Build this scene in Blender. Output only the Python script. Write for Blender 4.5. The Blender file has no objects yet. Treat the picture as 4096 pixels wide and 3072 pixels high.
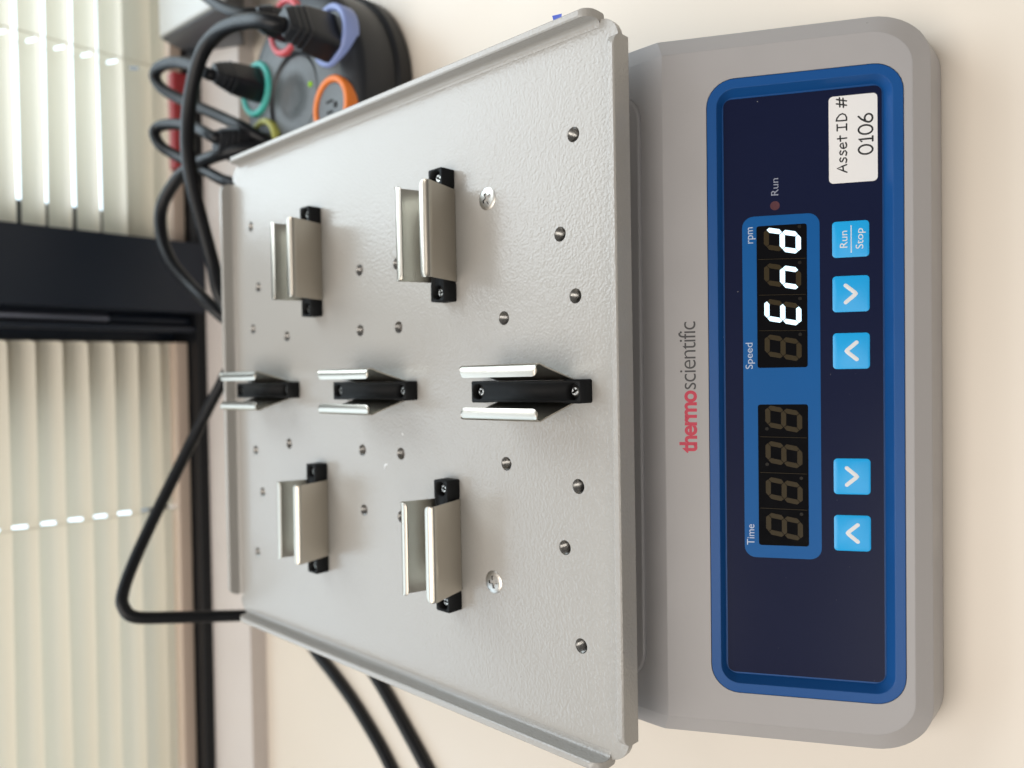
import bpy, math, random
from mathutils import Vector, Matrix
from mathutils.geometry import tessellate_polygon

random.seed(7)
scn = bpy.context.scene
COL = scn.collection
ZT = 87.0            # tray surface height above the table, mm


def W(x, y, z):
    """millimetres with z measured from the tray surface -> metres with z = 0 on the table"""
    return Vector((x / 1000.0, y / 1000.0, (z + ZT) / 1000.0))


# ------------------------------------------------------------------ camera
PITCH, YAW, ROLL, FPX = math.radians(46.73006899), math.radians(1.12953735), math.radians(-1.78595481), 3100.0
fw = Vector((0, math.cos(PITCH), -math.sin(PITCH)))
rt = Vector((1, 0, 0))
up = Vector((0, math.sin(PITCH), math.cos(PITCH)))
rz = Matrix.Rotation(YAW, 3, 'Z')
fw, rt, up = rz @ fw, rz @ rt, rz @ up
c, s = math.cos(ROLL), math.sin(ROLL)
rt, up = c * rt + s * up, -s * rt + c * up
cam_data = bpy.data.cameras.new('camera')
cam = bpy.data.objects.new('camera', cam_data)
COL.objects.link(cam)
m = Matrix.Identity(4)
# the phone was held sideways: picture right is down, picture up is right
for i in range(3):
    m[i][0], m[i][1], m[i][2] = -up[i], rt[i], -fw[i]
m.translation = W(7.087, -301.861, 228.0)
cam.matrix_world = m
cam_data.sensor_fit = 'HORIZONTAL'
cam_data.sensor_width = 36.0
cam_data.lens = FPX / 4096 * 36.0
cam_data.clip_start = 0.01
cam_data.clip_end = 50.0
cam_data.dof.use_dof = True
cam_data.dof.focus_distance = 0.288
cam_data.dof.aperture_fstop = 7.0
scn.camera = cam

# ------------------------------------------------------------------ world, lamps, exposure
world = bpy.data.worlds.new('World')
scn.world = world
world.use_nodes = True
bg = world.node_tree.nodes['Background']
bg.inputs[0].default_value = (1.0, 0.965, 0.935, 1)
bg.inputs[1].default_value = 0.18


def area(name, loc, target, sx, sy, power, color):
    d = bpy.data.lights.new(name, 'AREA')
    d.shape = 'RECTANGLE'
    d.size, d.size_y = sx, sy
    d.energy = power
    d.color = color
    o = bpy.data.objects.new(name, d)
    COL.objects.link(o)
    o.location = loc
    o.rotation_euler = (Vector(target) - Vector(loc)).to_track_quat('-Z', 'Y').to_euler()
    return o


area('window_daylight', (0.55, 0.75, 0.85), (0.0, 0.0, 0.1), 1.1, 0.8, 11.0, (0.90, 0.96, 1.0))
area('ceiling_and_fill_lamp', (-0.40, -0.10, 1.80), (0.0, 0.0, 0.0), 1.7, 1.2, 26.5, (1.0, 0.925, 0.845))
area('ceiling_and_fill_lamp', (-0.80, -2.20, 1.90), (-0.1, 0.3, 0.1), 1.3, 0.8, 12.0, (1.0, 0.95, 0.88))  # added fill lamp, no known fixture: lights the slats from the room side
scn.view_settings.view_transform = 'Standard'
scn.view_settings.look = 'None'
scn.view_settings.gamma = 1.0
scn.view_settings.use_curve_mapping = False
scn.view_settings.exposure = 0.0
scn.render.engine = 'CYCLES'


# ------------------------------------------------------------------ materials
def mat(name, color, rough=0.5, metal=0.0, bump=None, bevel=0.0, vary=0.0, vscale=60.0, speck=None,
        spec=0.5, transl=0.0, rvary=0.0, stretch=None, coat=0.0):
    """procedural material; bump = (scale per metre, strength, distance), speck = (scale, radius, share, colour)"""
    mt = bpy.data.materials.new(name)
    mt.use_nodes = True
    nt = mt.node_tree
    N, L = nt.nodes, nt.links
    b = N['Principled BSDF']
    b.inputs['Base Color'].default_value = (*color, 1)
    b.inputs['Roughness'].default_value = rough
    b.inputs['Metallic'].default_value = metal
    b.inputs['Specular IOR Level'].default_value = spec
    if coat:
        b.inputs['Coat Weight'].default_value = coat
        b.inputs['Coat Roughness'].default_value = 0.15
    tc = N.new('ShaderNodeTexCoord')
    vec = tc.outputs['Object']
    if stretch:
        mp = N.new('ShaderNodeMapping')
        mp.inputs['Scale'].default_value = stretch
        L.new(vec, mp.inputs['Vector'])
        vec = mp.outputs['Vector']
    col = None
    if vary or rvary:
        n = N.new('ShaderNodeTexNoise')
        n.inputs['Scale'].default_value = vscale
        n.inputs['Detail'].default_value = 4
        L.new(vec, n.inputs['Vector'])
        if vary:
            mx = N.new('ShaderNodeMix')
            mx.data_type = 'RGBA'
            mx.inputs[6].default_value = (*[v * (1 - vary) for v in color], 1)
            mx.inputs[7].default_value = (*[min(1, v * (1 + vary)) for v in color], 1)
            L.new(n.outputs['Fac'], mx.inputs[0])
            col = mx.outputs[2]
        if rvary:
            mr = N.new('ShaderNodeMapRange')
            mr.inputs['From Min'].default_value = 0.3
            mr.inputs['From Max'].default_value = 0.7
            mr.inputs['To Min'].default_value = max(0, rough - rvary)
            mr.inputs['To Max'].default_value = min(1, rough + rvary)
            L.new(n.outputs['Fac'], mr.inputs['Value'])
            L.new(mr.outputs['Result'], b.inputs['Roughness'])
    if speck:
        for k, (sc, rad, share, sc_col) in enumerate(speck):
            vo = N.new('ShaderNodeTexVoronoi')
            vo.inputs['Scale'].default_value = sc
            nz = N.new('ShaderNodeTexNoise')
            nz.inputs['Scale'].default_value = sc * 1.7
            sub = N.new('ShaderNodeVectorMath')
            sub.operation = 'MULTIPLY_ADD'
            L.new(tc.outputs['Object'], nz.inputs['Vector'])
            L.new(nz.outputs['Color'], sub.inputs[0])
            sub.inputs[1].default_value = (0.6 / sc,) * 3
            L.new(tc.outputs['Object'], sub.inputs[2])
            L.new(sub.outputs[0], vo.inputs['Vector'])
            lt = N.new('ShaderNodeMath')
            lt.operation = 'LESS_THAN'
            lt.inputs[1].default_value = rad
            L.new(vo.outputs['Distance'], lt.inputs[0])
            sp = N.new('ShaderNodeSeparateColor')
            L.new(vo.outputs['Color'], sp.inputs[0])
            gt = N.new('ShaderNodeMath')
            gt.operation = 'LESS_THAN'
            gt.inputs[1].default_value = share
            L.new(sp.outputs[0], gt.inputs[0])
            mu = N.new('ShaderNodeMath')
            mu.operation = 'MULTIPLY'
            L.new(lt.outputs[0], mu.inputs[0])
            L.new(gt.outputs[0], mu.inputs[1])
            mx = N.new('ShaderNodeMix')
            mx.data_type = 'RGBA'
            if col is not None:
                L.new(col, mx.inputs[6])
            else:
                mx.inputs[6].default_value = (*color, 1)
            mx.inputs[7].default_value = (*sc_col, 1)
            L.new(mu.outputs[0], mx.inputs[0])
            col = mx.outputs[2]
    if col is not None:
        L.new(col, b.inputs['Base Color'])
    nrm = None
    if bevel:
        bv = N.new('ShaderNodeBevel')
        bv.samples = 4
        bv.inputs['Radius'].default_value = bevel
        nrm = bv.outputs['Normal']
    if bump:
        n = N.new('ShaderNodeTexNoise')
        n.inputs['Scale'].default_value = bump[0]
        n.inputs['Detail'].default_value = bump[3] if len(bump) > 3 else 3.0
        n.inputs['Roughness'].default_value = 0.45
        n.inputs['Distortion'].default_value = 0.15 if len(bump) > 3 else 0.6
        L.new(vec, n.inputs['Vector'])
        bp = N.new('ShaderNodeBump')
        bp.inputs['Strength'].default_value = bump[1]
        bp.inputs['Distance'].default_value = bump[2]
        L.new(n.outputs['Fac'], bp.inputs['Height'])
        if nrm is not None:
            L.new(nrm, bp.inputs['Normal'])
        nrm = bp.outputs['Normal']
    if nrm is not None:
        L.new(nrm, b.inputs['Normal'])
    if transl:
        tr = N.new('ShaderNodeBsdfTranslucent')
        tr.inputs['Color'].default_value = (*color, 1)
        ms = N.new('ShaderNodeMixShader')
        ms.inputs[0].default_value = transl
        L.new(b.outputs[0], ms.inputs[1])
        L.new(tr.outputs[0], ms.inputs[2])
        L.new(ms.outputs[0], N['Material Output'].inputs['Surface'])
    return mt


def emit(name, color, strength):
    mt = bpy.data.materials.new(name)
    mt.use_nodes = True
    nt = mt.node_tree
    nt.nodes.clear()
    e = nt.nodes.new('ShaderNodeEmission')
    e.inputs[0].default_value = (*color, 1)
    e.inputs[1].default_value = strength
    o = nt.nodes.new('ShaderNodeOutputMaterial')
    nt.links.new(e.outputs[0], o.inputs[0])
    return mt


LINT = (0.75, 0.75, 0.75)
DIRT = (0.10, 0.09, 0.08)
M = {
    'table': mat('table_laminate', (0.70, 0.635, 0.55), 0.40, bump=(1300, 0.16, 0.0001), vary=0.035, vscale=14, rvary=0.07,
                 speck=[(45, 0.012, 0.25, (0.16, 0.13, 0.1))]),
    'sill': mat('sill_paint', (0.60, 0.55, 0.52), 0.4, bump=(300, 0.1, 0.0002), vary=0.05, vscale=25, bevel=0.001),
    'powder': mat('grey_powder_coat', (0.385, 0.372, 0.348), 0.21, bump=(1000, 0.38, 0.00036, 0.5), bevel=0.0003, vary=0.02,
                  vscale=30, speck=[(70, 0.012, 0.3, DIRT), (60, 0.014, 0.12, (0.85, 0.85, 0.85))]),
    'housing': mat('grey_moulded_plastic', (0.405, 0.395, 0.398), 0.42, bump=(2600, 0.12, 0.00008), bevel=0.0008,
                   vary=0.04, vscale=45, rvary=0.09, speck=[(60, 0.012, 0.22, DIRT)]),
    'dgrey': mat('dark_grey_plastic', (0.20, 0.185, 0.175), 0.45, bevel=0.0005),
    'bezel': mat('blue_plastic', (0.008, 0.082, 0.29), 0.36, spec=0.35, bump=(2600, 0.10, 0.00006), bevel=0.0005, vary=0.05,
                 vscale=40, speck=[(150, 0.03, 0.12, (0.3, 0.4, 0.6))]),
    'overlay': mat('navy_overlay_film', (0.0095, 0.0135, 0.043), 0.25, spec=0.12, bump=(3000, 0.05, 0.00004), vary=0.05,
                   speck=[(190, 0.030, 0.08, (0.4, 0.4, 0.4)), (420, 0.05, 0.10, (0.10, 0.10, 0.14))]),
    'dispblue': mat('blue_display_surround', (0.008, 0.108, 0.35), 0.30, spec=0.2, vary=0.04,
                    speck=[(150, 0.02, 0.08, (0.5, 0.6, 0.7))]),
    'window': mat('smoked_display_window', (0.003, 0.003, 0.004), 0.10, spec=0.25, vary=0.0, rvary=0.03, vscale=200,
                  speck=[(300, 0.04, 0.12, (0.35, 0.33, 0.3))]),
    'seg_off': mat('unlit_segment', (0.040, 0.029, 0.012), 0.35, spec=0.2),
    'dot_off': mat('unlit_dot', (0.016, 0.014, 0.011), 0.35, spec=0.2),
    'seg_on': emit('lit_segment', (0.66, 0.89, 1.0), 1.9),
    'button': mat('cyan_button_film', (0.012, 0.43, 0.92), 0.32, vary=0.03, speck=[(160, 0.02, 0.05, DIRT)]),
    'print_white': mat('white_print', (0.80, 0.82, 0.84), 0.4),
    'print_pale': mat('pale_blue_print', (0.50, 0.58, 0.72), 0.4),
    'print_dim': mat('dim_print', (0.30, 0.33, 0.42), 0.4),
    'print_red': mat('red_print', (0.56, 0.030, 0.072), 0.4, vary=0.06, vscale=400),
    'print_grey': mat('dark_grey_print', (0.055, 0.055, 0.058), 0.4, vary=0.1, vscale=400),
    'led_off': mat('unlit_red_lamp', (0.10, 0.035, 0.045), 0.3, vary=0.3, vscale=900),
    'paper': mat('white_label_paper', (0.87, 0.87, 0.87), 0.45, bump=(500, 0.06, 0.0001), vary=0.015, vscale=90),
    'ink': mat('black_ink', (0.010, 0.011, 0.013), 0.4),
    'rubber': mat('black_clip_plastic', (0.005, 0.0055, 0.0062), 0.62, spec=0.22, bump=(2500, 0.1, 0.00006), bevel=0.0005,
                  speck=[(900, 0.055, 0.06, (0.45, 0.45, 0.45)), (420, 0.05, 0.06, (0.3, 0.3, 0.3))]),
    'steel': mat('spring_steel', (0.54, 0.505, 0.44), 0.32, 1.0, rvary=0.015, vscale=120,
                 vary=0.03, stretch=(0.25, 1.0, 1.0)),
    'screw': mat('nickel_screw', (0.55, 0.53, 0.49), 0.33, 1.0, rvary=0.04, vscale=800),
    'recess': mat('screw_recess_shade', (0.012, 0.012, 0.012), 0.7),  # shade in the screw's cross put into its colour
    'thread': mat('thread_steel', (0.40, 0.39, 0.37), 0.3, 1.0, rvary=0.1, vscale=1500),
    'hole': mat('hole_shade', (0.01, 0.01, 0.01), 0.9),  # shade inside holes and slots put into a near-black colour
    'cable': mat('black_cable_jacket', (0.006, 0.0068, 0.0088), 0.40, spec=0.32, bump=(900, 0.08, 0.0001)),
    'plug': mat('black_plug_plastic', (0.007, 0.009, 0.013), 0.42, bevel=0.001),
    'frame_black': mat('black_rail_paint', (0.005, 0.006, 0.008), 0.45, spec=0.3, bevel=0.001),
    'frame': mat('black_window_frame', (0.0105, 0.0165, 0.029), 0.36, bevel=0.001, vary=0.1, vscale=12),
    'pole': mat('grey_metal_pole', (0.30, 0.32, 0.40), 0.3, 0.9),
    'slat': mat('cream_slat', (0.86, 0.81, 0.68), 0.38, transl=0.18, vary=0.02, vscale=15),
    'rail': mat('cream_bottom_rail', (0.60, 0.48, 0.39), 0.38, bevel=0.001),
    'cord': mat('white_ladder_cord', (0.75, 0.72, 0.60), 0.6, transl=0.3),
    'hub_top': mat('hub_lit_plastic', (0.080, 0.088, 0.092), 0.42, bevel=0.0012, bump=(2500, 0.08, 0.0001)),  # paler than the body: reflected light on top put into the colour
    'hub_side': mat('hub_dark_plastic', (0.010, 0.012, 0.016), 0.40, bevel=0.001),
    'hub_black': mat('hub_black_rubber', (0.006, 0.007, 0.009), 0.45),
    'teal': mat('teal_plastic', (0.055, 0.46, 0.40), 0.42),
    'coral': mat('coral_plastic', (0.62, 0.085, 0.10), 0.42),
    'violet': mat('periwinkle_plastic', (0.24, 0.31, 0.60), 0.42),
    'orange': mat('orange_plastic', (0.78, 0.20, 0.025), 0.42),
    'yellow': mat('olive_yellow_plastic', (0.44, 0.45, 0.11), 0.42),
    'green_led': emit('green_indicator', (0.45, 0.85, 0.05), 0.7),
    'device': mat('grey_device_plastic', (0.075, 0.08, 0.09), 0.35, bevel=0.002),
    'silver': mat('silver_device_top', (0.62, 0.64, 0.63), 0.35, bevel=0.003),
    'red': mat('dark_red_case', (0.32, 0.020, 0.026), 0.45, vary=0.25, vscale=260, stretch=(4, 1, 1)),
    'purple': mat('purple_foil', (0.13, 0.07, 0.24), 0.4, bump=(400, 0.8, 0.001), vary=0.5, vscale=300),
    'tagblue': mat('blue_tape', (0.02, 0.06, 0.42), 0.4),
    'sky': emit('sky_glow', (0.76, 0.87, 1.0), 3.0),
}
gp = bpy.data.materials.new('window_glass')
gp.use_nodes = True
_n, _l = gp.node_tree.nodes, gp.node_tree.links
_n.clear()
_o = _n.new('ShaderNodeOutputMaterial'); _t = _n.new('ShaderNodeBsdfTransparent'); _g = _n.new('ShaderNodeBsdfGlossy')
_g.inputs['Roughness'].default_value = 0.02
_t.inputs[0].default_value = (0.93, 0.96, 0.96, 1)
_x = _n.new('ShaderNodeMixShader'); _x.inputs[0].default_value = 0.06
_l.new(_t.outputs[0], _x.inputs[1]); _l.new(_g.outputs[0], _x.inputs[2]); _l.new(_x.outputs[0], _o.inputs[0])
M['glass'] = gp

# ------------------------------------------------------------------ object helpers
WPOS = {}


def link(o, parent, wpos):
    COL.objects.link(o)
    WPOS[o] = Vector(wpos)
    if parent is not None:
        o.parent = parent
        o.location = Vector(wpos) - WPOS[parent]
    else:
        o.location = wpos
    return o


def empty(name, wpos, label, cat, group=None):
    o = bpy.data.objects.new(name, None)
    o.empty_display_size = 0.02
    link(o, None, wpos)
    return tag(o, label, cat, group)


def tag(o, label=None, cat=None, group=None, kind=None):
    if label: o['label'] = label
    if cat: o['category'] = cat
    if group: o['group'] = group
    if kind: o['kind'] = kind
    return o


def mesh_data(name, verts, faces, material, smooth=30):
    me = bpy.data.meshes.new(name)
    me.from_pydata([tuple(v) for v in verts], [], faces)
    me.validate()
    if smooth is not None:
        for p in me.polygons:
            p.use_smooth = True
        me.set_sharp_from_angle(angle=math.radians(smooth))
    for mm in (material if isinstance(material, list) else [material]):
        me.materials.append(mm)
    return me


def obj(name, verts, faces, material, parent=None, smooth=30, fix=True, origin=None):
    """verts: world positions in metres; the origin is put at the piece's own base"""
    vs = [Vector(v) for v in verts]
    if origin is None:
        lo = [min(v[i] for v in vs) for i in range(3)]
        hi = [max(v[i] for v in vs) for i in range(3)]
        origin = Vector(((lo[0] + hi[0]) / 2, (lo[1] + hi[1]) / 2, lo[2]))
    me = mesh_data(name, [v - origin for v in vs], faces, material, smooth)
    if fix:
        import bmesh
        b = bmesh.new(); b.from_mesh(me)
        bmesh.ops.recalc_face_normals(b, faces=b.faces)
        b.to_mesh(me); b.free()
    return link(bpy.data.objects.new(name, me), parent, origin)


def instance(name, me, parent, wpos, rot=None):
    o = bpy.data.objects.new(name, me)
    link(o, parent, wpos)
    if rot is not None:
        o.rotation_euler = rot
    return o


class MB:
    """collects verts and faces (any units; mapped on build)"""
    def __init__(self):
        self.v, self.f = [], []

    def add(self, verts, faces):
        k = len(self.v)
        self.v += [tuple(x) for x in verts]
        self.f += [tuple(i + k for i in fc) for fc in faces]
        return self

    def box(self, x0, x1, y0, y1, z0, z1):
        vs = [(x, y, z) for z in (z0, z1) for y in (y0, y1) for x in (x0, x1)]
        return self.add(vs, [(0, 2, 3, 1), (4, 5, 7, 6), (0, 1, 5, 4), (2, 6, 7, 3), (0, 4, 6, 2), (1, 3, 7, 5)])

    def loft(self, rings, cap0=True, cap1=True, closed=True):
        n = len(rings[0])
        k = len(self.v)
        for r in rings:
            self.v += [tuple(p) for p in r]
        for a in range(len(rings) - 1):
            for i in range(n if closed else n - 1):
                j = (i + 1) % n
                self.f.append((k + a * n + i, k + a * n + j, k + (a + 1) * n + j, k + (a + 1) * n + i))
        if cap0: self.f.append(tuple(k + i for i in range(n))[::-1])
        if cap1: self.f.append(tuple(k + (len(rings) - 1) * n + i for i in range(n)))
        return self

    def lathe(self, prof, cx, cy, n=28, cap0=True, cap1=True):
        return self.loft([[(cx + r * math.cos(2 * math.pi * i / n), cy + r * math.sin(2 * math.pi * i / n), z)
                           for i in range(n)] for r, z in prof], cap0, cap1)

    def tube(self, pts, r, n=12, flat=1.0, nrm=None):
        pts = [Vector(p) for p in pts]
        rr = r if isinstance(r, (list, tuple)) else [r] * len(pts)
        rings, last = [], None
        for i, p in enumerate(pts):
            t = (pts[min(i + 1, len(pts) - 1)] - pts[max(i - 1, 0)]).normalized()
            if nrm is not None:
                a = Vector(nrm)
            elif last is None:
                a = Vector((0, 0, 1)) if abs(t.z) < 0.9 else Vector((1, 0, 0))
            else:
                a = last
            a = (a - t * a.dot(t)).normalized()
            last = a
            b_ = t.cross(a)
            rings.append([p + (a * math.sin(2 * math.pi * k / n) * flat + b_ * math.cos(2 * math.pi * k / n)) * rr[i]
                          for k in range(n)])
        return self.loft(rings)

    def fill(self, outer, holes=()):
        loops = [list(map(Vector, outer))] + [list(map(Vector, h)) for h in holes]
        flat = [p for l in loops for p in l]
        tris = tessellate_polygon(loops)
        return self.add(flat, [tuple(t) for t in tris])

    def build(self, name, material, parent=None, smooth=30, mapf=None, fix=True, origin=None):
        mp = mapf or (lambda p: W(*p))
        return obj(name, [mp(p) for p in self.v], self.f, material, parent, smooth, fix, origin)


def spline(pts, per=8):
    P = [Vector(p) for p in pts]
    P = [P[0] * 2 - P[1]] + P + [P[-1] * 2 - P[-2]]
    out = []
    for i in range(1, len(P) - 2):
        for k in range(per):
            t = k / per
            p0, p1, p2, p3 = P[i - 1:i + 3]
            out.append(0.5 * ((2 * p1) + (p2 - p0) * t + (2 * p0 - 5 * p1 + 4 * p2 - p3) * t * t
                              + (3 * p1 - p0 - 3 * p2 + p3) * t ** 3))
    out.append(P[-2])
    return out


def rrect(x0, x1, y0, y1, r, n=6):
    out = []
    for cx, cy, a0 in ((x1 - r, y0 + r, -90), (x1 - r, y1 - r, 0), (x0 + r, y1 - r, 90), (x0 + r, y0 + r, 180)):
        for k in range(n + 1):
            a = math.radians(a0 + 90 * k / n)
            out.append((cx + r * math.cos(a), cy + r * math.sin(a)))
    return out


# ================================================================== the setting
tag(MB().box(-900, 900, -700, 272.3, -127, -87).build('table_top', M['table']), 'cream laminate table top under the shaker',
    None, None, 'structure')
sill = MB().box(-900, 900, 272.4, 460, -127, -74).build('window_sill', M['sill'])
tag(sill, 'pale raised window sill behind the table', None, None, 'structure')
sky = MB().add([(-1600, 1300, -600), (1600, 1300, -600), (1600, 1300, 1500), (-1600, 1300, 1500)], [(0, 1, 2, 3)]).build('sky', M['sky'])
tag(sky, 'bright daylight outside the window', None, None, 'structure')

fr = MB().box(-900, 900, 337, 430, -73.9, -66).build('window_frame', M['frame_black'])
tag(fr, 'black metal window frame with a broad mullion between the blinds', None, None, 'structure')
MB().box(62.5, 121.0, 336.5, 420, -73.8, 460).build('mullion', M['frame'], fr)
MB().box(40.0, 62.4, 381, 420, -65.9, 460).build('mullion_rebate', M['frame'], fr)
MB().box(-12.0, 39.9, 396, 419, -65.9, 460).build('sash_stile', M['frame'], fr)
MB().box(121.2, 150.0, 396, 419, -65.9, 460).build('sash_stile', M['frame'], fr)
MB().tube([(55.5, 352, 0), (55.9, 352, 460)], 4.6, 16).build('pole', M['pole'], fr)
MB().tube([(55.5, 352, -65), (55.5, 352, -0.2)], 4.0, 16).build('pole_socket', M['frame'], fr)
MB().box(46.5, 50.5, 340, 352, -65.9, 460).build('guide_strip', M['frame'], fr)
MB().box(-900, -12.1, 396, 419, -65.9, -46).build('sash_rail', M['frame'], fr)
MB().box(150.1, 900, 396, 419, -65.9, -46).build('sash_rail', M['frame'], fr)
MB().box(-900, -12.1, 405, 408, -45.9, 460).build('pane', M['glass'], fr)
MB().box(150.1, 900, 405, 408, -45.9, 460).build('pane', M['glass'], fr)


def blind(x0, x1, tilt, cordx, zs, label, rail_h, ybl=365.0):
    root = empty('window_blind', W((x0 + x1) / 2, ybl, -64), label, 'blind', 'window blinds')
    wd = 25.0
    n = 10
    for i, zc in enumerate(zs):
        t = math.radians((tilt if i > 1 else 0.5 * tilt + 40) + random.uniform(-2.0, 2.0))
        zc += random.uniform(-0.4, 0.4)
        # cross-section: crowned strip, room edge low
        prof = []
        for k in range(n + 1):
            u = k / n - 0.5
            cr = -1.9 * (1 - (2 * u) ** 2)
            yy, zz = u * wd, cr
            prof.append((ybl + yy * math.cos(t) - zz * math.sin(t), zc + yy * math.sin(t) + zz * math.cos(t)))
        r = 3.5
        xs = sorted([x0, x0 + 0.5, x0 + 1.2, x0 + 2.2, x0 + r, x1 - r, x1 - 2.2, x1 - 1.2, x1 - 0.5, x1]
                    + [cx + d for cx in cordx for d in (-1.3, 1.3)] + [x0 + (x1 - x0) * q / 8 for q in range(1, 8)])
        mb = MB()
        vs, fs = [], []
        for x in xs:
            e = min(x - x0, x1 - x)
            ins = 0.0 if e >= r else r - math.sqrt(max(0, r * r - (r - e) ** 2))
            for k, (yy, zz) in enumerate(prof):
                u = k / n - 0.5
                sc = (wd / 2 - ins) / (wd / 2)
                sag = 0.5 * math.sin(x * 0.013 + i * 1.7)
                yc_, zc_ = ybl, zc
                vs.append((x, yc_ + (yy - yc_) * sc, zc_ + (zz - zc_) * sc + sag))
        m_ = n + 1
        for a in range(len(xs) - 1):
            mid = (xs[a] + xs[a + 1]) / 2
            slot = any(abs(mid - cx) < 1.3 for cx in cordx)
            for k in range(n):
                if slot and 3 <= k <= 6:
                    continue
                fs.append((a * m_ + k, a * m_ + k + 1, (a + 1) * m_ + k + 1, (a + 1) * m_ + k))
        mb.add(vs, fs)
        mb.build('slat', M['slat'], root, smooth=60, fix=False)
    zr = -65.0
    MB().loft([[(x, ybl + a, zr + b) for a, b in ((-12, 0.6), (-11, 0), (11, 0), (12, 0.6), (11.5, rail_h - 1), (6, rail_h), (-6, rail_h), (-11.5, rail_h - 1))]
               for x in (x0, x1)]).build('bottom_rail', M['rail'], root)
    for cx in cordx:
        for dy in (-12.2, 12.2):
            MB().tube([(cx, ybl + dy, zr + rail_h), (cx, ybl + dy, max(zs) + 20)], 0.45, 6).build('ladder_cord', M['cord'], root)
    return root


blind(-780, 38.0, 66, [-102.0, -330], [-49, -33.0] + [-14.5 + 18.6 * k for k in range(7)],
      'cream slatted blind, nearly closed, left of the black mullion', 11.0)
blind(122.5, 700, 25, [266.0], [-46.5, -30.5] + [-12.0 + 19.4 * k for k in range(7)],
      'cream slatted blind with bright daylight gaps, right of the black mullion', 11.0)

# ================================================================== orbital shaker
shaker = empty('orbital_shaker', W(0, -40, -87), 'grey laboratory shaker with a clip tray and a blue and navy control panel', 'shaker')
TH = math.radians(28.8)
Y0, ZD = -145.06, -22.0
BX, BR = 0.6, 0.0045      # the body sits a hair askew under the tray


def hmap(p):
    x, y, z = p
    return W(x + BX, y - BR * x, z)


def panel(x, sdist, nrm=0.0):
    """point on the sloping control face: x across, sdist down the slope, nrm out of it (mm)"""
    y = Y0 - sdist * math.cos(TH) - nrm * math.sin(TH)
    z = ZD - sdist * math.sin(TH) + nrm * math.cos(TH)
    return hmap((x - BX, y, z))


def outline(hw, yf, yb, r, fold, n=12):
    pts = []
    def arc(cx, cy, a0, a1, k):
        return [(cx + r * math.cos(math.radians(a0 + (a1 - a0) * i / k)), cy + r * math.sin(math.radians(a0 + (a1 - a0) * i / k))) for i in range(k + 1)]
    pts += arc(hw - r, yb - r, 90, 0, 6)
    pts.append((hw, fold))
    pts += arc(hw - r, yf + r, 0, -90, n)
    pts += arc(-hw + r, yf + r, -90, -180, n)
    pts.append((-hw, fold))
    pts += arc(-hw + r, yb - r, 180, 90, 6)
    return pts


def topz(y, zdeck, fold):
    return zdeck if y >= fold else zdeck - (fold - y) * math.tan(TH)


FOLD_T, FOLD_L = Y0, -140.4
o_bot = outline(130.2, -222.4, 118, 17, FOLD_L)
o_wall = outline(131.0, -223.2, 119, 17.5, FOLD_L)
o_top = outline(123.4, -219.4, 112, 12.5, FOLD_T)
ring0 = [(x, y, -85.3) for x, y in o_bot]
ring1 = [(x, y, max(topz(y, -26.6, FOLD_L), -69.8)) for x, y in o_wall]
ring2 = [(x, y, topz(y, ZD, FOLD_T)) for x, y in o_top]
hb = MB()
hb.loft([ring0, ring1, ring2], cap0=True, cap1=False)
iR = 7                       # index of the right fold point
iL = 7 + 1 + 13 + 13
face_top = ring2[iR:iL + 1]
bez_out = rrect(-112.3, 112.3, 15.8, 82.0, 10.0, 8)


def pl(x, sd, n=0.0):
    y = Y0 - sd * math.cos(TH) - n * math.sin(TH)
    z = ZD - sd * math.sin(TH) + n * math.cos(TH)
    return (x, y, z)


hb.fill(face_top, [[pl(x, s_) for x, s_ in bez_out]])
dk = ring2[iL:] + ring2[:iR + 1]
hb.fill(dk)
housing = hb.build('housing', M['housing'], shaker, smooth=22, mapf=hmap)
MB().loft([[(x, y, z) for x, y in rrect(-113.5 - d, 113.5 + d, -135.6 - d, 106 + d, 12)] for d, z in ((0, -21.9), (0, -20.9), (-0.6, -20.4))],
          cap0=False).build('deck_cover', M['housing'], housing, mapf=hmap)
MB().loft([[(x, y, z) for x, y in rrect(-70, 70, -70, 70, 30)] for z in (-19.5, -2.7)]).build('drive_block', M['dgrey'], housing)
for sx in (-1, 1):
    for yy in (-196, 92):
        MB().lathe([(8, -87), (9, -85.4)], sx * 105, yy, 20).build('rubber_foot', M['hub_black'], housing)

# blue bezel: flat lip, then a slope down to the recessed film
bz = MB()
bez_in = rrect(-108.6, 108.6, 19.4, 78.4, 6.5, 8)
bez_floor = rrect(-106.4, 106.4, 21.3, 76.1, 4.0, 8)
bz.loft([[pl(x, s_, -4.2) for x, s_ in rrect(-112.1, 112.1, 16.0, 81.8, 9.8, 8)],
         [pl(x, s_, 0.15) for x, s_ in rrect(-112.1, 112.1, 16.0, 81.8, 9.8, 8)],
         [pl(x, s_, 0.25) for x, s_ in bez_in],
         [pl(x, s_, -3.6) for x, s_ in bez_floor]], cap0=True, cap1=True)
bz.build('bezel', M['bezel'], shaker, smooth=35, mapf=hmap)


def plate(name, outl, n0, n1, material, parent, smooth=30):
    return MB().loft([[pl(x, s_, n0) for x, s_ in outl], [pl(x, s_, n1) for x, s_ in outl]]).build(name, material, parent, smooth, mapf=hmap)


ND = -2.9                    # film level
film = plate('control_panel_film', rrect(-105.6, 105.6, 21.9, 75.5, 2.6), -3.55, ND, M['overlay'], shaker)
dsp = plate('display_surround', rrect(-62.6, 62.3, 28.2, 54.8, 4.0), ND - 0.02, ND + 0.06, M['dispblue'], shaker)


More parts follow.
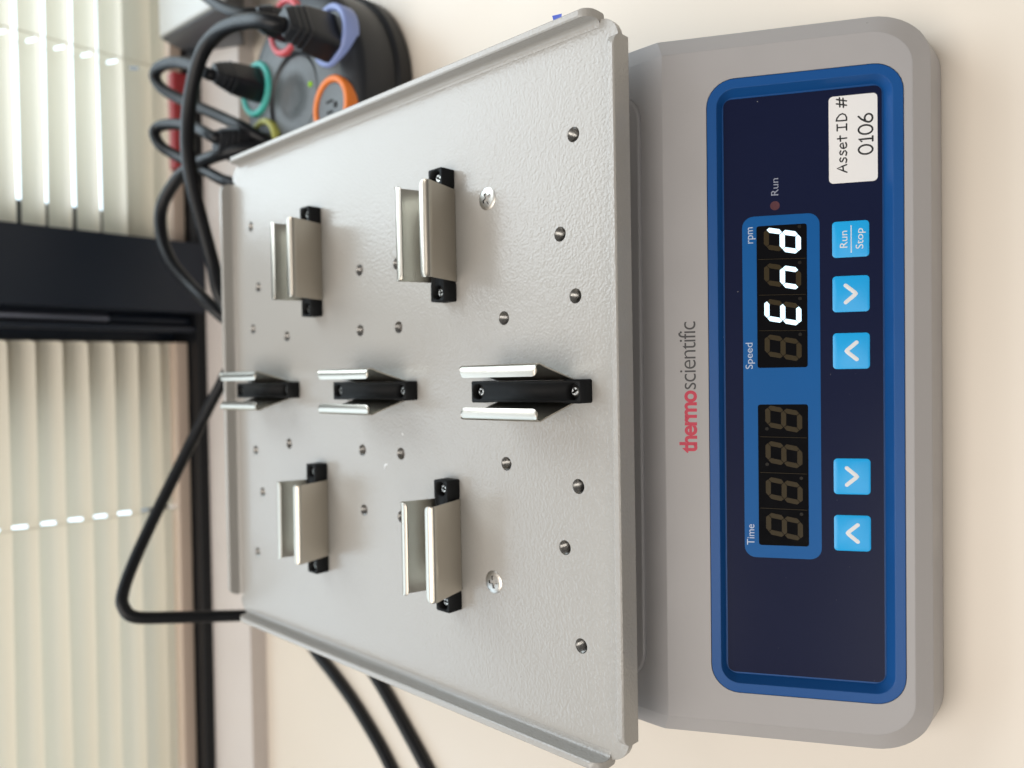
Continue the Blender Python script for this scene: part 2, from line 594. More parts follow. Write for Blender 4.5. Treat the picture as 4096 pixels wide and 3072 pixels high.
def seg_shapes():
    """seven slanted segment bars of one digit: unit mm, x right, y up from the digit centre"""
    h, w, t, g = 6.35, 3.1, 0.88, 0.14
    def hbar(cx, cy, half, flip):
        return [(cx - half, cy), (cx - half + t, cy + t), (cx + half - t, cy + t), (cx + half, cy), (cx + half - t, cy - t), (cx - half + t, cy - t)]
    def vbar(cx, cy, half):
        return [(cx, cy - half), (cx + t, cy - half + t), (cx + t, cy + half - t), (cx, cy + half), (cx - t, cy + half - t), (cx - t, cy - half + t)]
    H = h - t
    S = {'a': hbar(0, H, w - g, 0), 'g': hbar(0, 0, w - g, 0), 'd': hbar(0, -H, w - g, 0),
         'b': vbar(w, H / 2, H / 2 - g), 'c': vbar(w, -H / 2, H / 2 - g),
         'e': vbar(-w, -H / 2, H / 2 - g), 'f': vbar(-w, H / 2, H / 2 - g)}
    return S


SEGS = seg_shapes()
LIT = {5: 'adefg', 6: 'ceg', 7: 'bcdeg'}
centres = [-51.0, -37.9, -24.7, -11.7, 14.2, 27.1, 40.1, 53.0]
wins = [plate('display_window', rrect(-58.0, -6.4, 33.2, 50.5, 0.9), ND + 0.05, ND + 0.12, M['window'], shaker),
        plate('display_window', rrect(7.0, 58.7, 33.2, 50.5, 0.9), ND + 0.05, ND + 0.12, M['window'], shaker)]
tag(wins[0], 'dark unlit time display')
tag(wins[1], 'speed display lit with the letters End')
for di, cx in enumerate(centres):
    win = wins[0] if di < 4 else wins[1]
    for key, poly in SEGS.items():
        lit = key in LIT.get(di, '')
        pts = [(cx + x + y * 0.205, 42.1 - y) for x, y in poly]
        plate('lit_segment' if lit else 'segment', pts, ND + 0.115, ND + (0.17 if lit else 0.15),
              M['seg_on'] if lit else M['seg_off'], win, None)
    flip = di in (2, 3)
    dx, ds = (-3.6, 36.3) if flip else (4.7, 48.0)
    plate('decimal_dot', [(cx + dx + 0.62 * math.cos(a * math.pi / 6), ds + 0.62 * math.sin(a * math.pi / 6)) for a in range(12)],
          ND + 0.115, ND + 0.15, M['dot_off'], win, None)
for x in (-44.4, -31.3, -18.2, 20.6, 33.6, 46.6):     # seams between the digit modules
    plate('module_seam', [(x - 0.07, 33.8), (x + 0.07, 33.8), (x - 0.3, 50.0), (x - 0.44, 50.0)], ND + 0.115, ND + 0.135, M['seg_off'], wins[0] if x < 0 else wins[1], None)

FONT_CACHE = {}


def text_mesh(txt, x0, x1, base, height, material, name, parent, level, bold=0.0, spacing=1.0):
    """lettering fitted between x0 and x1 on the control face; base = s of the baseline, height of the tallest letter"""
    cu = bpy.data.curves.new('lettering', 'FONT')
    cu.body = txt
    cu.offset = bold
    cu.space_character = spacing
    cu.resolution_u = 5
    cu.fill_mode = 'FRONT'
    to = bpy.data.objects.new('lettering_tmp', cu)
    COL.objects.link(to)
    dg = bpy.context.evaluated_depsgraph_get()
    me = bpy.data.meshes.new_from_object(to.evaluated_get(dg))
    vs = [v.co.copy() for v in me.vertices]
    fs = [tuple(p.vertices) for p in me.polygons]
    bpy.data.objects.remove(to)
    bpy.data.curves.remove(cu)
    bpy.data.meshes.remove(me)
    lx, hx = min(v.x for v in vs), max(v.x for v in vs)
    hy = max(v.y for v in vs)
    k = (x1 - x0) / (hx - lx)
    q = height / hy
    return obj(name, [hmap(pl(x0 - BX + (v.x - lx) * k, base - v.y * q, level)) for v in vs], fs, material, parent, None, True)


text_mesh('Speed', 7.3, 16.9, 31.5, 2.5, M['print_pale'], 'lettering', dsp, ND + 0.10)
text_mesh('rpm', 53.2, 59.1, 32.0, 1.8, M['print_pale'], 'lettering', dsp, ND + 0.10)
text_mesh('Time', -57.5, -49.9, 31.6, 2.6, M['print_pale'], 'lettering', dsp, ND + 0.10)
text_mesh('Run', 70.1, 76.3, 40.9, 2.5, M['print_dim'], 'lettering', film, ND + 0.05)
text_mesh('thermo', -23.5, -0.3, 11.25, 6.2, M['print_red'], 'lettering', housing, 0.06, bold=0.028, spacing=0.9)
text_mesh('scientific', 0.1, 25.2, 11.25, 6.2, M['print_grey'], 'lettering', housing, 0.06, bold=-0.006, spacing=0.9)

led = plate('indicator_lamp', [(65.8 + 1.65 * math.cos(a * math.pi / 10), 39.7 + 1.65 * math.sin(a * math.pi / 10)) for a in range(20)],
            ND - 0.01, ND + 0.05, M['led_off'], shaker)
tag(led, 'unlit dull red run lamp')


def strokes(name, lines, r, material, parent, level, flat=0.18):
    mb = MB()
    nv = (0, -math.sin(TH), math.cos(TH))
    for ln in lines:
        mb.tube([pl(x - BX, s_, level) for x, s_ in ln], r, 8, flat, nv)
        for x, s_ in (ln[0], ln[-1]):          # round ends
            c0 = Vector(pl(x - BX, s_, level))
            e1, e2, e3 = Vector((1, 0, 0)), Vector((0, -math.cos(TH), -math.sin(TH))), Vector(nv)
            mb.loft([[c0 + (e1 * math.cos(2 * math.pi * k / 10) + e2 * math.sin(2 * math.pi * k / 10)) * r * q + e3 * r * flat * zz
                      for k in range(10)] for q, zz in ((0.99, -0.3), (0.97, 0.4), (0.6, 0.85))])
    return mb.build(name, material, parent, 60, mapf=hmap)


for i, (cx, kind) in enumerate(((-52.0, 'up'), (-31.7, 'down'), (13.1, 'up'), (33.4, 'down'), (52.8, 'run'))):
    b = MB().loft([[pl(x, s_, nn) for x, s_ in rrect(cx - 6.4 + d - BX, cx + 6.4 - d - BX, 59.0 + d, 71.2 - d, 1.3)]
                   for d, nn in ((0, ND - 0.02), (0, ND + 0.08), (0.5, ND + 0.28))]).build('button', M['button'], shaker, smooth=60, mapf=hmap)
    if kind == 'run':
        tag(b, 'cyan Run/Stop button')
        text_mesh('Run', cx - 3.0, cx + 3.0, 64.0, 2.5, M['print_white'], 'lettering', b, ND + 0.33)
        text_mesh('Stop', cx - 3.6, cx + 3.6, 69.2, 2.5, M['print_white'], 'lettering', b, ND + 0.33)
        plate('divider_line', [(cx - 4.9 - BX, 65.1), (cx + 4.9 - BX, 65.1), (cx + 4.9 - BX, 65.4), (cx - 4.9 - BX, 65.4)], ND + 0.27, ND + 0.33, M['print_white'], b)
    else:
        q = 1 if kind == 'up' else -1
        sc = 65.1
        tip, ends = sc - 1.75 * q, sc + 1.75 * q
        strokes('arrow_mark', [[(cx - 3.0, ends), (cx - 1.5, (tip + ends) / 2), (cx - 0.35, tip + 0.42 * q), (cx, tip + 0.1 * q), (cx + 0.35, tip + 0.42 * q), (cx + 1.5, (tip + ends) / 2), (cx + 3.0, ends)]],
                0.72, M['print_white'], b, ND + 0.27, 0.12)

# asset sticker, hand-printed style lettering
stk = plate('asset_sticker', rrect(72.6 - BX + 0.2, 103.6 - BX, 58.1, 74.1, 1.5), ND - 0.02, ND + 0.12, M['paper'], shaker)
tag(stk, 'white asset sticker reading Asset ID # 0106')


def arcp(cx, cy, rx, ry, a0, a1, n=12):
    return [(cx + rx * math.cos(math.radians(a0 + (a1 - a0) * k / n)), cy + ry * math.sin(math.radians(a0 + (a1 - a0) * k / n))) for k in range(n + 1)]


def glyph(ch, x, w, base, h):
    """strokes; y up in units of the given height"""
    G = {
        'A': [[(0, 0), (0.30, 0.5), (0.58, 1.0), (0.80, 0.5), (1.0, 0.02)], [(0.22, 0.36), (0.86, 0.40)]],
        's': [[(0.95, 0.84), (0.6, 0.98), (0.25, 0.86), (0.22, 0.68), (0.55, 0.54), (0.88, 0.40), (0.92, 0.18), (0.55, 0.0), (0.05, 0.1)]],
        'e': [[(0.06, 0.46), (0.5, 0.5), (0.95, 0.58), (0.82, 0.86), (0.5, 0.99), (0.16, 0.80), (0.03, 0.42), (0.22, 0.08), (0.55, 0.0), (0.95, 0.14)]],
        't': [[(0.5, 1.0), (0.50, 0.5), (0.53, 0.0)], [(0, 0.68), (0.5, 0.70), (1.0, 0.72)]],
        'I': [[(0, 1), (1, 1)], [(0.5, 1), (0.5, 0.0)], [(0, 0.0), (1, 0.0)]],
        'D': [[(0.08, 0.99), (0.05, 0.5), (0.06, 0.0)], [(0.08, 0.99), (0.45, 0.92), (0.85, 0.68), (1.0, 0.40), (0.82, 0.12), (0.45, 0.0), (0.06, 0.0)]],
        '#': [[(0.42, 1.0), (0.30, 0.5), (0.18, 0.0)], [(0.85, 0.98), (0.73, 0.5), (0.62, 0.0)], [(0.08, 0.66), (1.0, 0.70)], [(0.0, 0.30), (0.92, 0.34)]],
        '0': [arcp(0.5, 0.5, 0.5, 0.5, 90, 450, 22)],
        '1': [[(0.1, 0.78), (0.52, 1.0), (0.54, 0.5), (0.54, 0.0)], [(0.05, 0.0), (1.0, 0.0)]],
        '6': [[(0.75, 1.0), (0.40, 0.78), (0.12, 0.48), (0.03, 0.26)] + arcp(0.5, 0.28, 0.48, 0.28, 190, 530, 20)],
    }[ch]
    return [[(x + px * w, base - py * h) for px, py in ln] for ln in G]


lines = []
for ch, x, w, h in (('A', 0.1, 2.7, 3.2), ('s', 3.5, 1.9, 2.35), ('s', 6.0, 1.9, 2.35), ('e', 8.5, 2.2, 2.2), ('t', 11.2, 1.9, 3.0), ('I', 15.0, 2.2, 3.1), ('D', 18.3, 2.6, 3.4), ('#', 23.1, 3.5, 3.3)):
    lines += glyph(ch, 76.4 + x, w, 64.0, h)
strokes('lettering', lines, 0.26, M['ink'], stk, ND + 0.13, 0.14)
lines = []
for ch, x, w in (('0', 0.2, 3.2), ('1', 4.6, 1.7), ('0', 7.2, 3.2), ('6', 11.3, 3.0)):
    lines += glyph(ch, 82.2 + x, w, 72.5, 4.6)
strokes('lettering', lines, 0.32, M['ink'], stk, ND + 0.13, 0.14)

# ------------------------------------------------------------------ tray
HOLES = [(95.8, 120.8), (35.7, 120.6), (59.7, 113.6), (29.7, 83.4), (29.6, 15.1), (59.3, 14.7)]
holes_xy = [(sx * x, sy * y) for x, y in HOLES for sx in (-1, 1) for sy in (-1, 1)]
HR = 2.85


def circ(cx, cy, r, z, n=20):
    return [(cx + r * math.cos(2 * math.pi * k / n), cy + r * math.sin(2 * math.pi * k / n), z) for k in range(n)]


def tray_outline(d=0.0):
    q = []
    # quarter: right-front corner lobe, mirrored round
    lobe = [(131.5, -132.6), (132.6, -133.4), (134.3, -134.4)] + \
           [(125.8 + 8.5 * math.cos(math.radians(a)), -133.3 + 8.5 * math.sin(math.radians(a)) - 0.0) for a in (-10, -25, -40, -55, -70, -82)] + \
           [(125.2, -141.0), (124.6, -139.2)]
    q = lobe
    rf = q
    lf = [(-x, y) for x, y in reversed(q)]
    lb = [(-x, -y) for x, y in q]
    rb = [(x, -y) for x, y in reversed(q)]
    return rf + lf + lb + rb


tb = MB()
ol = tray_outline()
tb.fill([(x, y, 0) for x, y in ol], [circ(x, y, HR, 0) for x, y in holes_xy])
tb.fill([(x, y, -2.6) for x, y in ol], [circ(x, y, HR + 0.1, -2.6) for x, y in holes_xy])
tb.loft([[(x, y, -2.6) for x, y in ol], [(x, y, 0) for x, y in ol]], cap0=False, cap1=False)
tray = tb.build('tray', M['powder'], shaker, smooth=40)
tag(tray, 'pale grey textured tray plate with threaded holes')


def flange(half, lo, hi, axis):
    """upturned lip; half = outer face distance; lo..hi along the edge; axis 'x+','x-','y+','y-'"""
    t, htop, rb = 2.9, 7.3, 2.2
    inner = half - t
    prof = [(half - 5.5, 0.0)]
    for k in range(1, 7):
        a = math.radians(90 * k / 6)
        prof.append((inner - rb + rb * math.sin(a), rb - rb * math.cos(a)))
    prof += [(inner, htop - 0.5), (inner + 0.5, htop), (half - 0.5, htop), (half, htop - 0.5)]
    for k in range(0, 7):
        a = math.radians(90 * k / 6)
        ro = 1.2
        prof.append((half - ro + ro * math.cos(a), ro - 2.6 - ro * math.sin(a)))
    prof.append((half - 5.5, -2.6))
    R = 5.2
    st = [0, 0.25, 0.7, 1.4, 2.3, 3.4, 4.4, R]
    xs = [lo + d for d in st] + [hi - d for d in reversed(st)]
    rings = []
    for x in xs:
        e = min(x - lo, hi - x)
        top = htop if e >= R else htop - (R - math.sqrt(max(0, R * R - (R - e) ** 2)))
        ring = []
        for a, z in prof:
            z2 = min(z, top)
            ring.append({'x+': (a, x, z2), 'x-': (-a, x, z2), 'y+': (x, a, z2), 'y-': (x, -a, z2)}[axis])
        rings.append(ring)
    return MB().loft(rings).build('flange', M['powder'], tray, smooth=32)


flange(137.0, -133.8, 133.8, 'x+')
flange(137.0, -133.8, 133.8, 'x-')
flange(144.7, -125.0, 125.0, 'y-')
flange(144.7, -123.8, 123.8, 'y+')

# threaded hole: one mesh, copied
prof = [(HR + 0.02, -0.05)]
z = -0.25
while z > -6.5:
    prof += [(HR - 0.10, z), (HR - 0.55, z - 0.45)]
    z -= 0.9
th = MB().lathe(prof, 0, 0, 24, cap0=False, cap1=False)
th_me = mesh_data('threaded_hole', [(x / 1000, y / 1000, zz / 1000) for x, y, zz in th.v], th.f, M['thread'], 60)
pb = MB().lathe([(HR, -6.6), (HR * 0.5, -6.7)], 0, 0, 16, cap0=False)
pb_me = mesh_data('hole_shade', [(x / 1000, y / 1000, zz / 1000) for x, y, zz in pb.v], pb.f, M['hole'], 60)
import bmesh
bm = bmesh.new(); bm.from_mesh(th_me); bm.from_mesh(pb_me)
th_me.materials.append(M['hole'])
bm.to_mesh(th_me); bm.free()
for p in th_me.polygons:
    p.use_smooth = True
    if p.center.z < -0.0064:
        p.material_index = 1
for k, (x, y) in enumerate(holes_xy):
    instance('threaded_hole', th_me, tray, W(x, y, -0.02), (0, 0, random.uniform(0, 6.28)))


def screw_mesh(name, r, dome, depth, arm, thick):
    """cross-head screw, cross recess as real sunk faces"""
    mb = MB()
    n = 32
    cross = []
    a, t = arm, thick
    cross = [(a, -t), (a, t), (t * 1.25, t * 1.25), (t, a), (-t, a), (-t * 1.25, t * 1.25), (-a, t), (-a, -t), (-t * 1.25, -t * 1.25), (-t, -a), (t, -a), (t * 1.25, -t * 1.25)]
    rims = [(r, -0.6), (r, 0.0), (r * 0.93, dome * 0.45), (r * 0.72, dome * 0.85), (r * 0.62, dome)]
    mb.lathe(rims, 0, 0, n, cap0=True, cap1=False)
    mb.fill(circ(0, 0, r * 0.62, dome, n), [[(x, y, dome) for x, y in cross]])
    mb.loft([[(x, y, dome) for x, y in cross], [(x * 0.55, y * 0.55, dome - depth) for x, y in cross]], cap0=False, cap1=True)
    me = mesh_data(name, [(x / 1000, y / 1000, zz / 1000) for x, y, zz in mb.v], mb.f, [M['screw'], M['recess']], 40)
    b2 = bmesh.new(); b2.from_mesh(me)
    bmesh.ops.remove_doubles(b2, verts=b2.verts, dist=1e-7)
    bmesh.ops.recalc_face_normals(b2, faces=b2.faces)
    b2.to_mesh(me); b2.free()
    for p in me.polygons:
        if p.center.z * 1000 < dome - 0.08 and math.hypot(p.center.x, p.center.y) * 1000 < arm * 1.05 and p.center.z * 1000 > dome - depth - 0.1:
            p.material_index = 1
    me.set_sharp_from_angle(angle=math.radians(40))
    return me


big_screw = screw_mesh('countersunk_screw', 4.7, 0.35, 1.7, 2.6, 0.62)
small_screw = screw_mesh('pan_screw', 2.25, 1.3, 1.1, 1.35, 0.36)
for sx in (-1, 1):
    instance('screw', big_screw, tray, W(sx * 79.5, -75.1, 0.12), (0, 0, 0.12 if sx < 0 else 0.5))
MB().add([(136.9, -117.6, 6.7), (136.9, -121.4, 6.6), (138.7, -117.2, 6.9), (138.2, -121.6, 6.6)], [(0, 1, 3, 2)]).build('tape_scrap', M['tagblue'], tray, None, fix=False)

ch = MB()
cc = [(-37.2 + 1.9 * math.cos(math.radians(a)) * 1.0, -4.4 + 1.9 * math.sin(math.radians(a)), 0.12) for a in range(-20, 111, 13)]
ch.tube(cc, [0.1, 0.25, 0.35, 0.45, 0.5, 0.5, 0.45, 0.35, 0.25, 0.18, 0.1], 6, 0.4)
ch.build('paint_flake', M['print_white'], tray, 60)

# ------------------------------------------------------------------ clips: block + two spring jaws + two screws
# local frame: length along x, mm
BL, BW, BH, SP = 28.4, 4.4, 7.0, 24.5
cb = MB()
bo = []
for x, y in ((BL, -BW), (BL + 0.0, BW), (-BL, BW), (-BL, -BW)):
    bo.append((x, y))
prof_o = [(BL, -BW + 0.5), (BL, BW - 0.5), (BL - 0.5, BW), (BL - 7.5, BW), (BL - 8.2, BW - 0.35), (-BL + 8.2, BW - 0.35), (-BL + 7.5, BW), (-BL + 0.5, BW),
          (-BL, BW - 0.5), (-BL, -BW + 0.5), (-BL + 0.5, -BW), (-BL + 7.5, -BW), (-BL + 8.2, -BW + 0.35), (BL - 8.2, -BW + 0.35), (BL - 7.5, -BW), (BL - 0.5, -BW)]
CR_ = 3.25
cb.loft([[(x, y, zz) for x, y in prof_o] for zz in (0.05, BH)], cap0=True, cap1=False)
cb.fill([(x, y, BH) for x, y in prof_o], [circ(SP, 0, CR_, BH, 24), circ(-SP, 0, CR_, BH, 24)])
for sx in (-1, 1):
    cb.loft([circ(sx * SP, 0, CR_, BH, 24), circ(sx * SP, 0, CR_, 3.4, 24)], cap0=False, cap1=True)
b3 = mesh_data('clip', [(x / 1000, y / 1000, zz / 1000) for x, y, zz in cb.v], cb.f, M['rubber'], 30)
q = bmesh.new(); q.from_mesh(b3)
bmesh.ops.remove_doubles(q, verts=q.verts, dist=1e-7)
bmesh.ops.recalc_face_normals(q, faces=q.faces); q.to_mesh(q_me := b3); q.free()

JL = 19.8
jp = [(4.75, 0.15), (5.0, 1.2), (6.6, 6.6), (8.5, 13.0), (9.5, 16.2), (10.25, 18.2), (10.6, 19.4), (10.4, 20.5), (9.65, 21.2), (8.5, 21.6), (7.1, 21.6), (5.8, 21.2)]


def jaw_mesh():
    tk = 0.5
    mb = MB()
    outer = [Vector((a, b)) for a, b in jp]
    inner = []
    for i, p in enumerate(outer):
        t = (outer[min(i + 1, len(outer) - 1)] - outer[max(i - 1, 0)]).normalized()
        inner.append(p + Vector((-t.y, t.x)) * tk)
    ring = outer + inner[::-1]
    n_ = len(outer)
    st = [0, 0.15, 0.5, 1.1, 2.0]
    xs = [-JL + d for d in st] + [-6.5, 6.5] + [JL - d for d in reversed(st)]
    rings = []
    for x in xs:
        e = JL - abs(x)
        Rr = 2.0
        rings.append((x, 0.0 if e >= Rr else Rr - math.sqrt(max(0, Rr * Rr - (Rr - e) ** 2))))
    out = []
    for x, ins in rings:
        rr_ = []
        for idx, p in enumerate(ring):
            k = idx if idx < n_ else 2 * n_ - 1 - idx
            a, b = p
            # round the free corners of the lip
            w_ = max(0, (k - 7) / (n_ - 8)) if k > 7 else 0
            a2 = a + ins * w_
            rr_.append((x, a2, b))
        out.append(rr_)
    mb.loft(out)
    me = mesh_data('jaw', [(x / 1000, y / 1000, zz / 1000) for x, y, zz in mb.v], mb.f, M['steel'], 50)
    b_ = bmesh.new(); b_.from_mesh(me); bmesh.ops.recalc_face_normals(b_, faces=b_.faces); b_.to_mesh(me); b_.free()
    return me


jaw_me = jaw_mesh()
CLIPS = [(0, -99.4, 90), (0, 0.4, 90), (0, 99.9, 90), (66.9, -50.9, 0), (-66.7, -50.8, 0), (67.0, 52.0, 0), (-66.7, 50.9, 0)]
names_ = ['front centre clip', 'middle centre clip', 'rear centre clip', 'front right clip', 'front left clip', 'rear right clip', 'rear left clip']
for (cx, cy, rot), nm in zip(CLIPS, names_):
    a = math.radians(rot + random.uniform(-0.5, 0.5))
    cl = instance('clip', b3, shaker, W(cx, cy, 0.0), (0, 0, a))
    for k, ang in enumerate((0, math.pi)):
        j = bpy.data.objects.new('jaw', jaw_me)
        COL.objects.link(j)
        j.parent = cl
        j.location = (0, 0, 0)
        j.rotation_euler = (0, 0, ang)
    for sx in (-1, 1):
        sc_ = bpy.data.objects.new('screw', small_screw)
        COL.objects.link(sc_)
        sc_.parent = cl
        sc_.location = (sx * SP / 1000, 0, 0.0040)
        sc_.rotation_euler = (0, 0, random.uniform(0, 1.5))

# ================================================================== round power hub
HC = (189.0, 146.0)
HT = -45.0
hub = empty('power_hub', W(HC[0], HC[1], -87), 'round dark grey power hub with coloured rings round its sockets', 'power strip')
MB().lathe([(70, -86.9), (71.5, -85), (71.5, -77), (69.0, -75.2)], *HC, n=64).build('base_skirt', M['hub_black'], hub)
MB().lathe([(68.6, -75.4), (68.6, -66), (68.0, HT - 9), (66.6, HT - 5.5), (63.5, HT - 3.4), (57, HT - 0.8), (53, HT), (29.5, HT), (27.5, HT - 2.0), (26.0, HT - 2.6)], *HC, n=64).build('body', M['hub_side'], hub, 50)
MB().lathe([(29.0, HT + 0.15), (53.0, HT + 0.15), (55.0, HT - 0.9), (55.0, HT - 2.5), (29.0, HT - 2.5), (29.0, HT + 0.15)], *HC, n=64, cap0=False, cap1=False).build('top_plate', M['hub_top'], hub, 50)
MB().lathe([(26.5, HT - 2.4), (26.0, HT - 1.2), (20, HT - 0.4), (10, HT - 0.2), (9.0, HT - 1.2), (4, HT - 1.5)], *HC, n=48).build('centre_disc', M['hub_top'], hub, 50)
led_p = (HC[0] + 3.0, HC[1] - 20.0)
MB().lathe([(1.6, HT - 0.6), (1.6, HT + 0.3), (0.8, HT + 0.6)], *led_p, n=16).build('indicator_lamp', M['green_led'], hub)
SOCK = [(205.5, 191.0, 'teal'), (236.0, 152.5, 'coral'), (214.5, 101.0, 'violet'), (171.5, 101.0, 'orange'), (165.0, 184.0, 'yellow')]
for x, y, mn in SOCK:
    so = MB().lathe([(14.3, HT - 14), (14.3, HT + 1.2), (3, HT + 1.35)], x, y, 32).build('socket', M['hub_top'], hub, 50)
    MB().lathe([(18.6, HT - 7), (18.6, HT + 1.8), (17.6, HT + 2.8), (15.4, HT + 2.8), (14.6, HT + 2.0), (14.6, HT - 7)], x, y, 40, cap0=False, cap1=False).build('ring', M[mn], so, 50)
    for dx, dy, w_, h_ in ((-3.2, 1.5, 0.8, 3.2), (3.2, 1.5, 0.8, 3.6)):
        MB().box(x + dx - w_, x + dx + w_, y + dy - h_, y + dy + h_, HT + 1.2, HT + 1.5).build('slot', M['hole'], so)
    MB().lathe([(2.0, HT + 1.2), (2.0, HT + 1.5)], x, y - 4.5, 14).build('slot', M['hole'], so)


def cord_thing(label, plug, cable, r, plugdir=None):
    p0 = cable[0] if plug is None else (plug[0], plug[1], HT)
    root = empty('power_cable', W(*p0), label, 'cable', 'power cords behind the shaker')
    if plug:
        x, y, hgt, hw, hd, rot = plug
        a = math.radians(rot)
        def rr(sx, sy, zz, r_=0.3):
            o = rrect(-sx, sx, -sy, sy, min(sx, sy) * 0.45, 4)
            return [(x + u * math.cos(a) - v * math.sin(a), y + u * math.sin(a) + v * math.cos(a), zz) for u, v in o]
        pg = MB().loft([rr(hw, hd, HT + 1.6), rr(hw, hd, HT + 5), rr(hw * 0.94, hd * 0.92, HT + hgt * 0.55), rr(hw * 0.72, hd * 0.7, HT + hgt * 0.85), rr(hw * 0.55, hd * 0.55, HT + hgt)]).build('plug', M['plug'], root, 50)
        for k in range(3):
            zz = HT + hgt * (0.62 + 0.1 * k)
            MB().loft([rr(hw * 0.93 - k * hw * 0.09, hd * 0.9 - k * hd * 0.09, zz), rr(hw * 0.93 - k * hw * 0.09, hd * 0.9 - k * hd * 0.09, zz + 1.6)]).build('grip_rib', M['plug'], pg, 50)
    pts = spline(cable, 9)
    MB().tube(pts, r, 14).build('cable_jacket', M['cable'], root, 60)
    return root


cord_thing('black power cord plugged into the periwinkle ringed socket, arching in front of the window', (212.3, 100, 33, 13.5, 9.5, 25),
           [(211.0, 101.0, -14), (210.8, 102.5, -8.0), (214.3, 112.0, -3.7), (220.4, 135.0, -3.4), (222.9, 160.0, -3.2), (216.1, 178.0, -1.1), (200.0, 190.0, 0.3),
            (177.6, 198.0, 1.0), (153.7, 200.0, 0.6), (131.4, 200.0, -2.7), (108.7, 198.0, -7.2), (84.1, 195.0, -12.0), (59.0, 190.0, -16.0), (38, 184, -34), (22, 180, -60), (5, 180, -80), (-30, 182, -82)], 4.6)
cord_thing('black power cord plugged into the teal ringed socket, looping back on itself', (207.0, 187.4, 33, 11.0, 8.0, 35),
           [(206.5, 188.5, -15), (206.9, 191.0, -9.5), (219.6, 215.0, -8.9), (227.8, 240.0, -8.0), (230.1, 262.0, -7.6), (225.6, 270.0, -8.1), (217.0, 265.0, -11.2), (207.4, 250.0, -17.1),
            (197.5, 230.0, -22.3), (185.0, 205.0, -28.0), (172.3, 180.0, -30.9), (155, 165, -52), (130, 166, -80), (100, 180, -82)], 4.0)
cord_thing('black power cord plugged into the olive ringed socket, ribbed plug behind the tray edge', (162.5, 186, 33, 12.0, 9.0, -20),
           [(163.8, 185.0, -15), (165.0, 187.0, -10.7), (177.7, 215.0, -11.4), (185.1, 240.0, -8.8), (187.2, 258.0, -5.9), (182.3, 262.0, -3.6), (173.2, 258.0, -6.5), (164.5, 245.0, -12.2),
            (152.6, 220.0, -16.6), (140.6, 195.0, -18.5), (132.2, 175.0, -22.0), (118, 168, -50), (95, 175, -82)], 3.9)
cord_thing('black power cord plugged into the coral ringed socket, leaving toward the grey device', (234.5, 148.5, 24, 8.5, 8.0, 10),
           [(236.0, 149.5, -27), (236.6, 151, -22), (237.5, 158.0, -17.0), (245.9, 175.0, -13.4), (262.9, 200.0, -12.3), (286, 230.0, -12), (330, 250, -40), (380, 260, -78)], 4.0)
cord_thing('black cable curling up in front of the black mullion', None,
           [(175, 168, -80), (165, 166, -60), (158.6, 170.0, -32.1), (155.8, 185.0, -18.3), (154.6, 215.0, -14.4), (148.4, 240.0, -10.6), (130.8, 255.0, -5.1), (111.1, 255.0, -3.8),
            (90.7, 245.0, -5.3), (74.0, 230.0, -10.6), (58.9, 210.0, -15.1), (45, 198.0, -26), (30, 195, -60), (10, 200, -82)], 4.4)
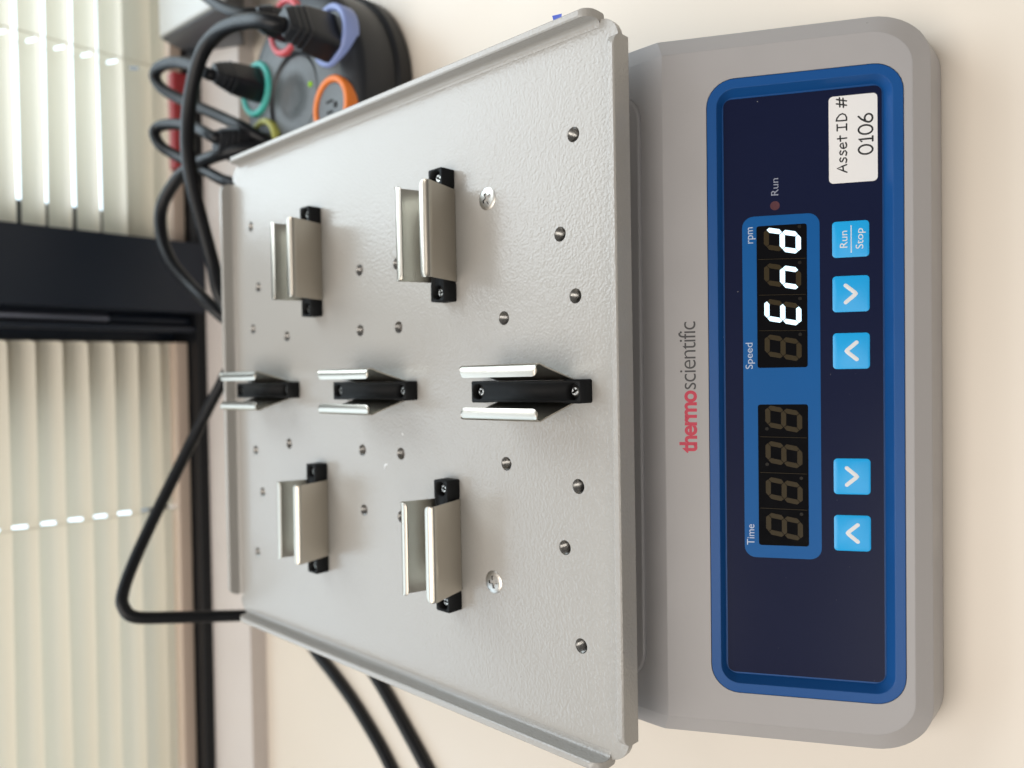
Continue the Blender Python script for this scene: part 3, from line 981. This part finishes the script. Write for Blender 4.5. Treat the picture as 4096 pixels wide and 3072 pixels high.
sc_cord = cord_thing('black power cord rising behind the tray to a sharp bend before the closed blind', None,
           [(60, 150, -78), (45, 168, -60), (19.3, 190.0, -26.0), (-0.7, 200.0, -16.3), (-27.2, 208.0, -5.3), (-56.3, 212.0, 8.7), (-87.7, 212.0, 25.6), (-109.7, 208.0, 38.4), (-124.5, 203.0, 46.3),
            (-132.5, 200.0, 47.4), (-139.3, 196.0, 42.1), (-142.9, 190.0, 23.3), (-146.5, 184.0, 0.2), (-149.0, 178.0, -17.2), (-152.1, 176.0, -34), (-157, 188, -62), (-168, 212, -80), (-180, 216, -83.2),
            (-195.4, 192.7, -83.2), (-205.4, 172.1, -83.2), (-218.5, 148.2, -83.2), (-234.3, 125.7, -83.2), (-248.9, 108.5, -83.2), (-275, 84, -83.2), (-330, 50, -83.2), (-420, 20, -83.2)], 3.8)
cord_thing('black cable lying on the table just left of the tray', None,
           [(-120, 175, -83.0), (-150, 165, -83.2), (-178, 142, -83.2), (-197.9, 116.3, -83.2), (-208.5, 103.3, -83.2), (-221.9, 88.2, -83.2), (-237.3, 71.4, -83.2), (-265, 44, -83.2), (-320, 5, -83.2), (-410, -30, -83.2)], 4.0)

# grey device standing on the sill at the far right
dv = empty('grey_device', W(300, 300, -74), 'dark grey device with a silver top at the right end of the sill', 'device')
MB().loft([[(285.0, 347, -73.9), (266.0, 262, -73.9), (380, 262, -73.9), (380, 347, -73.9)],
           [(284.5, 347, -60.3), (268.0, 245, -60), (380, 245, -60), (380, 347, -60)],
           [(287.3, 345, -45.0), (280, 233, -45.6), (380, 233, -45.6), (380, 345, -45)]]).build('body', M['device'], dv)
MB().loft([[(287.6, 344.6, -44.9), (280.6, 234, -45.4), (380, 234, -45.4), (380, 344.6, -44.9)],
           [(289.0, 343, -42.8), (283, 237, -43.4), (380, 237, -43.4), (380, 343, -42.8)]]).build('top_cover', M['silver'], dv)

# dark red case lying on the frame rail, crumpled purple foil at the foot of the mullion
tag(MB().loft([[(x, y, z) for y, z in ((341, -65.9), (352, -65.9), (352, -54), (350.5, -52.2), (342.5, -52.2), (341, -54))] for x in (182.5, 262)]).build('red_case', M['red']),
    'narrow dark red case lying before the right-hand blind', 'case')
pf = MB()
rng = random.Random(3)
rings = []
for k in range(7):
    a = k / 6
    rr_ = 3.2 * math.sin(math.pi * (0.08 + 0.84 * a)) + 0.6
    rings.append([(124 + 11 * a + rng.uniform(-0.6, 0.6), 341 + 9 * a + rr_ * 1.2 * math.cos(t) * rng.uniform(0.7, 1.2), -70.4 + rr_ * math.sin(t) * rng.uniform(0.7, 1.1)) for t in [i * 2 * math.pi / 9 for i in range(9)]])
pf.loft(rings)
pfo = pf.build('purple_scrap', M['purple'], None, None)
tag(pfo, 'small crumpled purple scrap at the foot of the black mullion', 'scrap')
